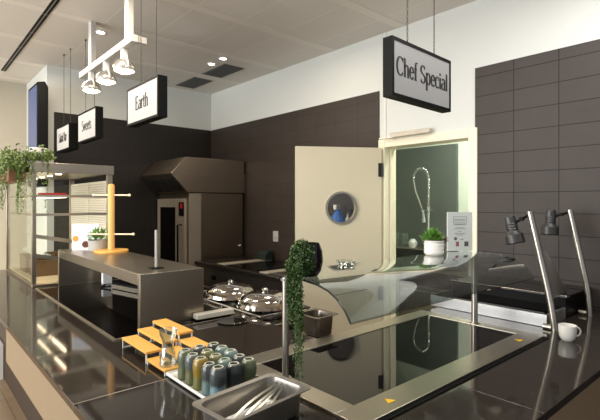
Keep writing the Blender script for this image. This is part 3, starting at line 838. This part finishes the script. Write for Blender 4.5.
sign('Salad Bar', (1.175, 4.90, 2.318), -PI/2, 'white hanging sign reading Salad Bar, farthest of the row', .47, .25, .085, .088, .80, -.160, (-.12, .12))

# ------------------------------------------------------------------ lamp rail
rl = thing('lamp_rail', 'white square lighting rail hung from the ceiling on two flat posts', 'rail', (1.17, 3.55, 2.64))
M().box(-.025, .025, -.53, .68, 0, .05).build('beam', rail_w, rl, bevel=.003)
for y in (-.40, .42): M().box(-.012, .028, y-.035, y+.035, .05, CEIL-2.64).build('post', rail_w, rl, bevel=.002)
M().box(.025, .085, -.525, -.48, .004, .046).build('cross_arm', rail_w, rl, bevel=.002)
labs = ['nearest silver spotlight under the white rail, by the cross arm', 'middle silver spotlight under the white rail', 'farthest silver spotlight under the white rail']
spot0 = None
for i, y in enumerate((3.22, 3.60, 3.97)):
    if spot0 is None:
        o = spot0 = thing('track_spotlight', labs[0], 'spotlight', (1.17, y, 2.64), 0, 'spotlights under the white rail')
        M().box(-.014, .014, -.022, .022, -.06, -.0005).build('bracket', white, o)
        hs = [(0, -.06)]
        for k in range(9):
            a = R(90-k*10.5); hs.append((.066*math.cos(a), -.125+.066*math.sin(a)))
        hs += [(.062, -.135), (.058, -.122), (0, -.085)]
        M().lathe(hs, (0, 0, 0), 28).build('reflector', mat('lamp_silver', (190, 186, 180), .25, .8), o)
        pts = [(0, .069*math.cos(R(a)), -.12+.069*math.sin(R(a))) for a in range(0, 181, 15)]
        M().tube(pts, .005, 6).build('yoke', white, o)
        M().lathe([(0, -.150), (.03, -.147), (.048, -.138), (.057, -.128), (.05, -.12), (0, -.115)], (0, 0, 0), 24).build('bulb', glow, o)
    else: dup(spot0, (1.17, y, 2.64), 0, labs[i])
for o in COL.objects:
    if o.name.startswith('track_spotlight'): o.scale = (1.15, 1.15, 1.15)

# ------------------------------------------------------------------ ceiling fittings
dl0 = thing('downlight', 'round ceiling downlight beside the vents, the one nearer the corner', 'downlight', (2.50, 4.30, CEIL), 0, 'ceiling downlights')
M().lathe([(.034, -.001), (.046, -.001), (.047, -.004), (.040, -.007), (.034, -.004), (.034, -.001)], (0, 0, 0), 24).build('ring', white, dl0)
M().cyl((0, 0, -.004), .034, .003, None, 24).build('lens', glow_dl, dl0)
dup(dl0, (2.50, 4.06, CEIL), 0, 'round ceiling downlight beside the vents, the one nearer the camera')
dup(dl0, (1.30, 4.15, CEIL), 0, 'round ceiling downlight behind the white lamp rail')
v0 = thing('ceiling_vent', 'grey slatted ceiling vent nearer the corner of the walls', 'vent', (2.735, 5.13, CEIL), 0, 'ceiling vents')
m_ = M().box(-.13, .13, -.25, .25, -.004, 0); m_.build('frame', vent_m, v0)
s_ = M()
for k in range(11): s_.box(-.12+.0225*k, -.107+.0225*k, -.235, .235, -.009, -.004)
s_.build('slats', mat('vent_slat', (84, 84, 83), .6), v0)
dup(v0, (2.735, 4.45, CEIL), 0, 'grey slatted ceiling vent nearer the camera, beside the downlights')
ld = thing('linear_diffuser', 'long black slot air diffuser in the ceiling at left', 'vent', (.845, 4.2, CEIL))
M().box(-.024, .024, -2.2, 1.9, -.004, 0).build('frame', mat('diffuser_grey', (150, 146, 140), .5), ld)
for x in (-.014, .014):
    s_ = M()
    for k in range(8): s_.box(x-.009, x+.009, -2.19+.51*k, -1.695+.51*k, -.006, -.004)
    s_.build('slot', black, ld)

# ------------------------------------------------------------------ oven, hood, range
ov = thing('combi_oven', 'tall stainless steel oven with dark glass door in the corner', 'oven', (2.40, 4.66, 0))
M().box(.03, .75, 0, .82, .12, 1.665).build('body', steel_o, ov, bevel=.004)
M().box(.02, .17, -.006, .0, .14, 1.66).build('front_side_panel', steel_f, ov)
d_ = M().box(.0, .03, .06, .80, .42, 1.60); do = d_.build('door', steel_f, ov, bevel=.004)
M().box(-.006, .0, .30, .70, .50, 1.50).build('window', blackglass, do)
M().tube([(0, .14, 1.30), (-.05, .14, 1.30), (-.05, .14, .75), (0, .14, .75)], .011, 10).build('handle', black, do)
M().box(-.008, .0, .08, .20, 1.40, 1.56).build('control_panel', black_g, do)
M().box(-.012, -.008, .105, .155, 1.49, 1.545).build('red_badge', red, do)
m_ = M()
for x in (.08, .70):
    for y in (.06, .76): m_.cyl((x, y, 0), .03, .12)
m_.build('feet', dark, ov)
M().tube([(.70, -.001, 1.02), (.70, -.03, 1.02), (.68, -.045, 1.035)], .012, 8).build('drain_valve', chrome, ov)
hd_ = thing('extractor_hood', 'pointed stainless steel extractor hood sitting on top of the corner oven', 'hood', (2.40, 4.64, 1.67))
M().prism([(-.005, .0), (-.205, .21), (-.025, .40), (.76, .40), (.76, 0)], 'y', 0, .84).build('shell', steel_o, hd_, bevel=.004)
M().tube([(-.205, -.002, .21), (.76, -.002, .205)], .0025, 6).build('fold_line', steel, hd_)
for k in range(3):
    fm = M(); y0 = .05+.26*k
    for q in range(7):
        t0 = .12+.11*q
        ax, az = -.005-.2*t0, .21*t0
        fm.box(ax-.010, ax+.006, y0, y0+.22, az-.012, az+.004)
    fm.build('filter', dark, hd_)
M().box(.76, .785, .02, .84, .0, .24).build('back_duct', steel_o, hd_)
rg_ = thing('range_cooker', 'low dark kitchen range with steel top along the tiled wall', 'range', (2.45, 2.98, 0))
M().box(.02, .73, 0, 1.60, .1, .86).build('body', mat('range_dark_steel', (92, 86, 80), .4, .9), rg_, bevel=.004)
M().box(0, .735, -.005, 1.605, .86, .90).build('top', mat('range_top_steel', (86, 80, 74), .3, .9), rg_, bevel=.004)
M().box(.07, .69, 1.08, 1.22, .90, .906).build('griddle_strip', pale_m, rg_)
M().box(.06, .70, .50, 1.02, .90, .906).build('hob', black_g, rg_)
M().box(.05, .35, .32, .44, .90, .906).build('side_plate', pale_m, rg_)
for k in range(4): M().cyl((.02, .3+.3*k, .76), .025, .03, (-1, 0, 0), 16).build('knob', black, rg_)
M().tube([(.0, .1, .66), (-.04, .1, .66), (-.04, 1.5, .66), (.0, 1.5, .66)], .01, 8).build('rail', steel_b, rg_)
m_ = M()
for x in (.08, .68):
    for y in (.08, 1.52): m_.cyl((x, y, 0), .025, .10)
m_.build('feet', dark, rg_)
gb = thing('storage_box', 'small dark green box at the back of the range by the wall', 'box', (3.09, 4.13, .9062))
M().box(-.05, .05, -.08, .08, 0, .05).build('body', green_d, gb, bevel=.006)
M().prism([(-.053, .05), (.053, .05), (.053, .10), (-.01, .10)], 'y', -.085, .085).build('lid', green_d, gb, bevel=.005)
so = thing('wall_socket', 'white wall socket on the dark tiles above the range', 'socket', (3.188, 4.04, 1.17))
M().box(-.012, 0, -.045, .045, -.06, .06).build('plate', mat('socket_plate', (176, 174, 166), .45), so, bevel=.003)
M().box(-.015, -.012, -.025, .025, -.03, .0).build('switch', mat('switch_grey', (160, 160, 158), .4), so)

# ------------------------------------------------------------------ steel trolley with chafing dishes
tl = thing('steel_table', 'stainless steel work table behind the counter holding the round chafing dishes', 'table', (1.51, 2.05, 0))
TW, TL = .37, .88
M().box(0, TW, 0, TL, .825, .845).build('top', steel_b, tl, bevel=.003)
M().tube([(0.0, 0, .905), (TW, 0, .905), (TW, TL, .905), (0, TL, .905)], .007, 8, True).build('rim_rail', chrome, tl)
m_ = M()
for x, y in ((0.006, 0.006), (TW-.006, 0.006), (TW-.006, TL-.006), (0.006, TL-.006), (0.006, TL/2), (TW-.006, TL/2)): m_.cyl((x, y, .845), .006, .06, None, 8)
m_.build('rail_studs', chrome, tl)
for x, y in ((.03, .03), (TW-.03, .03), (.03, TL-.03), (TW-.03, TL-.03)): M().cyl((x, y, 0), .018, .825).build('leg', steel, tl)
M().box(.03, TW-.03, .03, TL-.03, .28, .30).build('lower_shelf', steel, tl)
ch0 = None
for i, (x, y, lab) in enumerate(((1.70, 2.27, 'round dish with clear domed cover on steel table, nearer the hanging plant'), (1.70, 2.665, 'round dish with clear domed cover on steel table, nearer the oven'))):
    if ch0 is None:
        o = ch0 = thing('covered_dish', lab, 'dish', (x, y, .8455), 0, 'covered dishes on the steel table')
        M().lathe([(0, 0), (.14, 0), (.155, .02), (.172, .05), (.172, .056), (.166, .056), (.15, .026), (0, .02)], (0, 0, 0), 40).build('bowl', black_g, o)
        M().lathe([(0, .022), (.13, .026), (.152, .046), (.150, .05), (.10, .036), (0, .04)], (0, 0, 0), 36).build('golden_plate', brass, o)
        cov = M().lathe([(.170, .057), (.172, .060), (.170, .075), (.164, .10), (.145, .125), (.10, .143), (.05, .15), (0, .152), (0, .149), (.05, .147), (.10, .14), (.143, .122), (.161, .099), (.167, .075), (.170, .057)], (0, 0, 0), 16)
        cov.build('cover', glass('crinkled_cover', (235, 232, 226), .16, .84, .03, 1.6), o)
        M().lathe([(0, .152), (.018, .153), (.022, .165), (.012, .172), (0, .173)], (0, 0, 0), 16).build('knob', chrome, o)
        M().lathe([(.170, .056), (.177, .058), (.177, .064), (.170, .064), (.170, .056)], (0, 0, 0), 40).build('rim', chrome, o)
    else: dup(ch0, (x, y, .8455), .3, lab)
# staff-side ledge with deep pan
lg = thing('steel_ledge', 'narrow steel ledge on the staff side behind the wide hot plate', 'ledge', (1.488, 1.555, .86))
M().box(0, .22, 0, .20, 0, .02).build('shelf', steel, lg)
M().box(0, .22, -.012, .0, -.06, .02).build('bracket', steel, lg)
gn_pan('steel_pan', .078, .085, .112, (1.572, 1.655, .88), 0, mat('pan_dark_steel', (120, 112, 102), .3, .95), 'deep dark steel pan behind the hot plate, beneath the trailing plant')

# ------------------------------------------------------------------ behind the porthole and through the doorway
ws = thing('wall_shelf', 'narrow steel wall shelf seen through the round door window', 'shelf', (3.188, 3.03, 1.285))
M().box(-.14, 0, -.2, .2, 0, .012).build('board', steel, ws)
M().box(-.02, 0, -.15, -.12, -.1, 0).box(-.02, 0, .12, .15, -.1, 0).build('bracket', steel, ws)
sbm = thing('spray_bottle', 'blue spray bottle behind the round door window', 'bottle', (3.105, 2.985, 1.2972))
sbm.scale = (1.5, 1.5, 1.35)
M().lathe([(0, 0), (.042, 0), (.044, .01), (.044, .09), (.02, .125), (.016, .14), (0, .14)], (0, 0, 0), 20).build('body', blue, sbm)
M().box(-.03, .012, -.014, .014, .14, .175).build('trigger_head', white, sbm, bevel=.004)
jg = thing('bottle', 'pale plastic bottle beside the blue spray bottle behind the door window', 'bottle', (3.115, 2.865, 1.2972))
M().lathe([(0, 0), (.022, 0), (.024, .008), (.024, .10), (.010, .125), (.010, .145), (0, .145)], (0, 0, 0), 18).build('body', white, jg)
M().cyl((0, 0, .145), .012, .016).build('cap', printgrey, jg)

spl = M().box(4.562, 4.597, 2.58, 4.15, .9, 2.205)  # steel panel stopped at the shadow's edge, standing in for the shaded wall
tag(spl.build('splashback', mat('splash_steel', (120, 126, 120), .5, .6, var=.06, vscale=3)), 'dark steel splashback cut at the shadow edge behind the rinse tap, seen through doorway', 'splashback')
st = thing('sink_table', 'steel dishwashing table with raised back shelf beyond the doorway', 'table', (4.05, 2.75, 0))
M().box(-.12, .547, -1.2, 1.3, .86, .90).build('top', steel, st)
M().box(.22, .50, -1.0, 1.3, 1.03, 1.045).build('back_shelf', steel_b, st)
m_ = M()
for y in (-.95, .1, 1.2): m_.box(.40, .42, y, y+.02, .90, 1.03)
m_.build('shelf_bracket', steel, st)
for x in (-.08, .46):
    for y in (-1.14, 1.24): M().cyl((x, y, 0), .02, .86).build('leg', steel, st)
dw = thing('dishwasher', 'dark undercounter dishwasher below the steel table beyond the doorway', 'dishwasher', (4.2, 2.6, 0))
M().box(-.22, .30, -.32, .32, .06, .855).build('body', mat('dishwasher_dark', (70, 74, 74), .35, .8), dw, bevel=.005)
M().box(-.235, -.22, -.30, .30, .14, .70).build('door', steel, dw, bevel=.004)
M().tube([(-.235, -.22, .66), (-.27, -.22, .66), (-.27, .22, .66), (-.235, .22, .66)], .01, 8).build('handle', chrome, dw)
M().box(-.225, -.22, -.30, .30, .73, .83).build('control_panel', black, dw)
m_ = M()
for y in (-.28, .28):
    for x in (-.18, .26): m_.cyl((x, y, 0), .02, .06)
m_.build('feet', dark, dw)
# pre-rinse tap; at x = 4.42, y: image right is -y
rt = thing('rinse_tap', 'tall chrome spring rinse tap in front of the dark splashback', 'tap', (4.40, 2.83, 1.045))
a_ = []
for i in range(13): a_.append((0, .10+.10*math.cos(R(i*15)), .78+.12*math.sin(R(i*15))))
M().tube([(0, 0, 0), (0, 0, .38)], .010, 8).build('riser_pipe', chrome, rt)
cp = []
n = 330
a_ = [(p[0], .20-p[1], p[2]) for p in a_]
pth = [(0, 0, .36), (0, 0, .78)]+a_[1:]
def along(t):
    segs = list(zip(pth, pth[1:])); ls = [(Vector(b_)-Vector(a)).length for a, b_ in segs]; tot = sum(ls); d = t*tot
    for (a, b_), l in zip(segs, ls):
        if d <= l: return Vector(a).lerp(Vector(b_), d/l), (Vector(b_)-Vector(a)).normalized()
        d -= l
    return Vector(pth[-1]), (Vector(pth[-1])-Vector(pth[-2])).normalized()
for i in range(n):
    p, t_ = along(i/n*.999); u = Vector((1, 0, 0)); v = t_.cross(u).normalized(); q = 2*PI*i/n*26
    cp.append(p+u*.02*math.cos(q)+v*.02*math.sin(q))
M().tube(cp, .0035, 5).build('spring', chrome, rt)
M().tube([(0, 0, .36), (0, 0, .78)]+a_[1:]+[(0, .17, .64), (0, .085, .44)], .0085, 8).build('hose', alu, rt)
M().cyl((0, .07, .43), .017, .10, (0, -.1, -1), 12).cyl((0, .06, .335), .026, .05, (0, -.1, -1), 14).build('spray_head', chrome, rt)
M().tube([(0, -.06, .42), (0, .09, .42)], .009, 8).cyl((0, 0, .38), .016, .08).build('wall_bracket', chrome, rt)
M().cyl((0, 0, 0), .03, .05).box(-.10, 0, -.012, .012, .06, .085).build('tap_body', chrome, rt)
gl0 = None
for i, (y, lab) in enumerate(((3.27, 'drinking glass beyond the doorway, nearest the door frame'), (3.15, 'drinking glass beyond the doorway, beside the white jar'))):
    if gl0 is None:
        gl0 = tag(M().lathe([(0, 0), (.038, 0), (.044, .15), (.041, .15), (.036, .008), (0, .008)], (0, 0, 0), 20).build('drinking_glass', jarglass, loc=(4.42, y, 1.0452)), lab, 'glass', 'glasses on the back shelf')
    else:
        c = gl0.copy(); COL.objects.link(c); c.location = (4.42, y, 1.0452); c['label'] = lab
jr = M().lathe([(0, 0), (.035, 0), (.05, .03), (.05, .06), (.03, .085), (.028, .095), (0, .095)], (0, 0, 0), 20)
tag(jr.build('jar', mat('milky_jar', (206, 208, 200), .3), loc=(4.36, 3.01, 1.0452)), 'small round white jar beside the drinking glasses beyond the doorway', 'jar')
hk = M().tube([(0, 0, 0), (-.05, 0, .0), (-.07, -.02, -.05)], .009, 6).box(-.004, 0, -.02, .02, -.03, .03)
tag(hk.build('coat_hook', black, loc=(4.6, 2.36, 1.66)), 'small black hook on the pale wall beyond the doorway', 'hook')

# stool at far left
stl = thing('stool', 'low stool with brown seat and white legs under the counter at far left', 'stool', (.53, 4.85, 0))
M().box(-.15, .13, -.16, .16, .43, .47).build('seat', chair_b, stl, bevel=.012)
for x in (-.13, .11):
    for y in (-.14, .14): M().box(x-.012, x+.012, y-.012, y+.012, 0, .43).build('leg', white, stl)

# ------------------------------------------------------------------ lights, world, camera
def area(name, loc, size, power, col, rot=(0, 0, 0), sizey=None, spread=None):
    l = bpy.data.lights.new(name, 'AREA'); l.energy = power; l.color = col; l.size = size
    if sizey: l.shape = 'RECTANGLE'; l.size_y = sizey
    if spread: l.spread = R(spread)
    o = bpy.data.objects.new(name, l); COL.objects.link(o); o.location = loc; o.rotation_euler = rot
    return o
warm = (1, .86, .68); neut = (1, .96, .91); cool = (.98, .985, .965)
area('ceiling_fill', (1.3, 1.0, 3.0), .5, 16, neut)  # unseen area lights added under the ceiling to light the room
area('ceiling_fill', (2.4, .6, 3.0), .5, 10, neut)
area('ceiling_fill', (.75, 2.8, 3.0), .5, 16, warm)
area('ceiling_fill', (.2, 5.2, 3.0), .5, 12, warm)
area('ceiling_fill', (2.45, 2.9, 3.0), .4, 4, warm)
area('ceiling_fill', (.9, 4.6, 3.0), .5, 12, warm)
area('scullery_lamp', (3.95, 2.0, 2.66), 0.3, 17, (.96, 1, .88), sizey=.9)
pl_ = bpy.data.lights.new('wall_fill', 'POINT'); pl_.energy = 4; pl_.color = (1, .86, .56); pl_.shadow_soft_size = .08
po = bpy.data.objects.new('wall_fill', pl_); COL.objects.link(po); po.location = (.70, 5.9, .68)  # unseen point light added to warm the wall beyond the cabinet
# daylight from the windows of the dining side, behind and left of the camera
area('window_light', (-3.4, 3.3, 1.75), 4.2, 165, cool, rot=(R(92), 0, R(-90)), sizey=2.2)
wd = bpy.data.worlds.new('World'); S.world = wd; wd.use_nodes = True
wd.node_tree.nodes['Background'].inputs['Color'].default_value = (.92, .96, 1, 1)
wd.node_tree.nodes['Background'].inputs['Strength'].default_value = .26

cam = bpy.data.cameras.new('Camera'); co = bpy.data.objects.new('Camera', cam); COL.objects.link(co)
cam.sensor_width = 36; cam.lens = 27.0; cam.shift_y = -7/600
cam.clip_start = .02
co.location = (0, 0, 1.55); co.rotation_euler = (PI/2, 0, math.atan2(.751, .66)-PI/2)
S.camera = co
S.view_settings.view_transform = 'Standard'; S.view_settings.look = 'None'
S.view_settings.gamma = 1; S.view_settings.use_curve_mapping = False
S.view_settings.exposure = .85
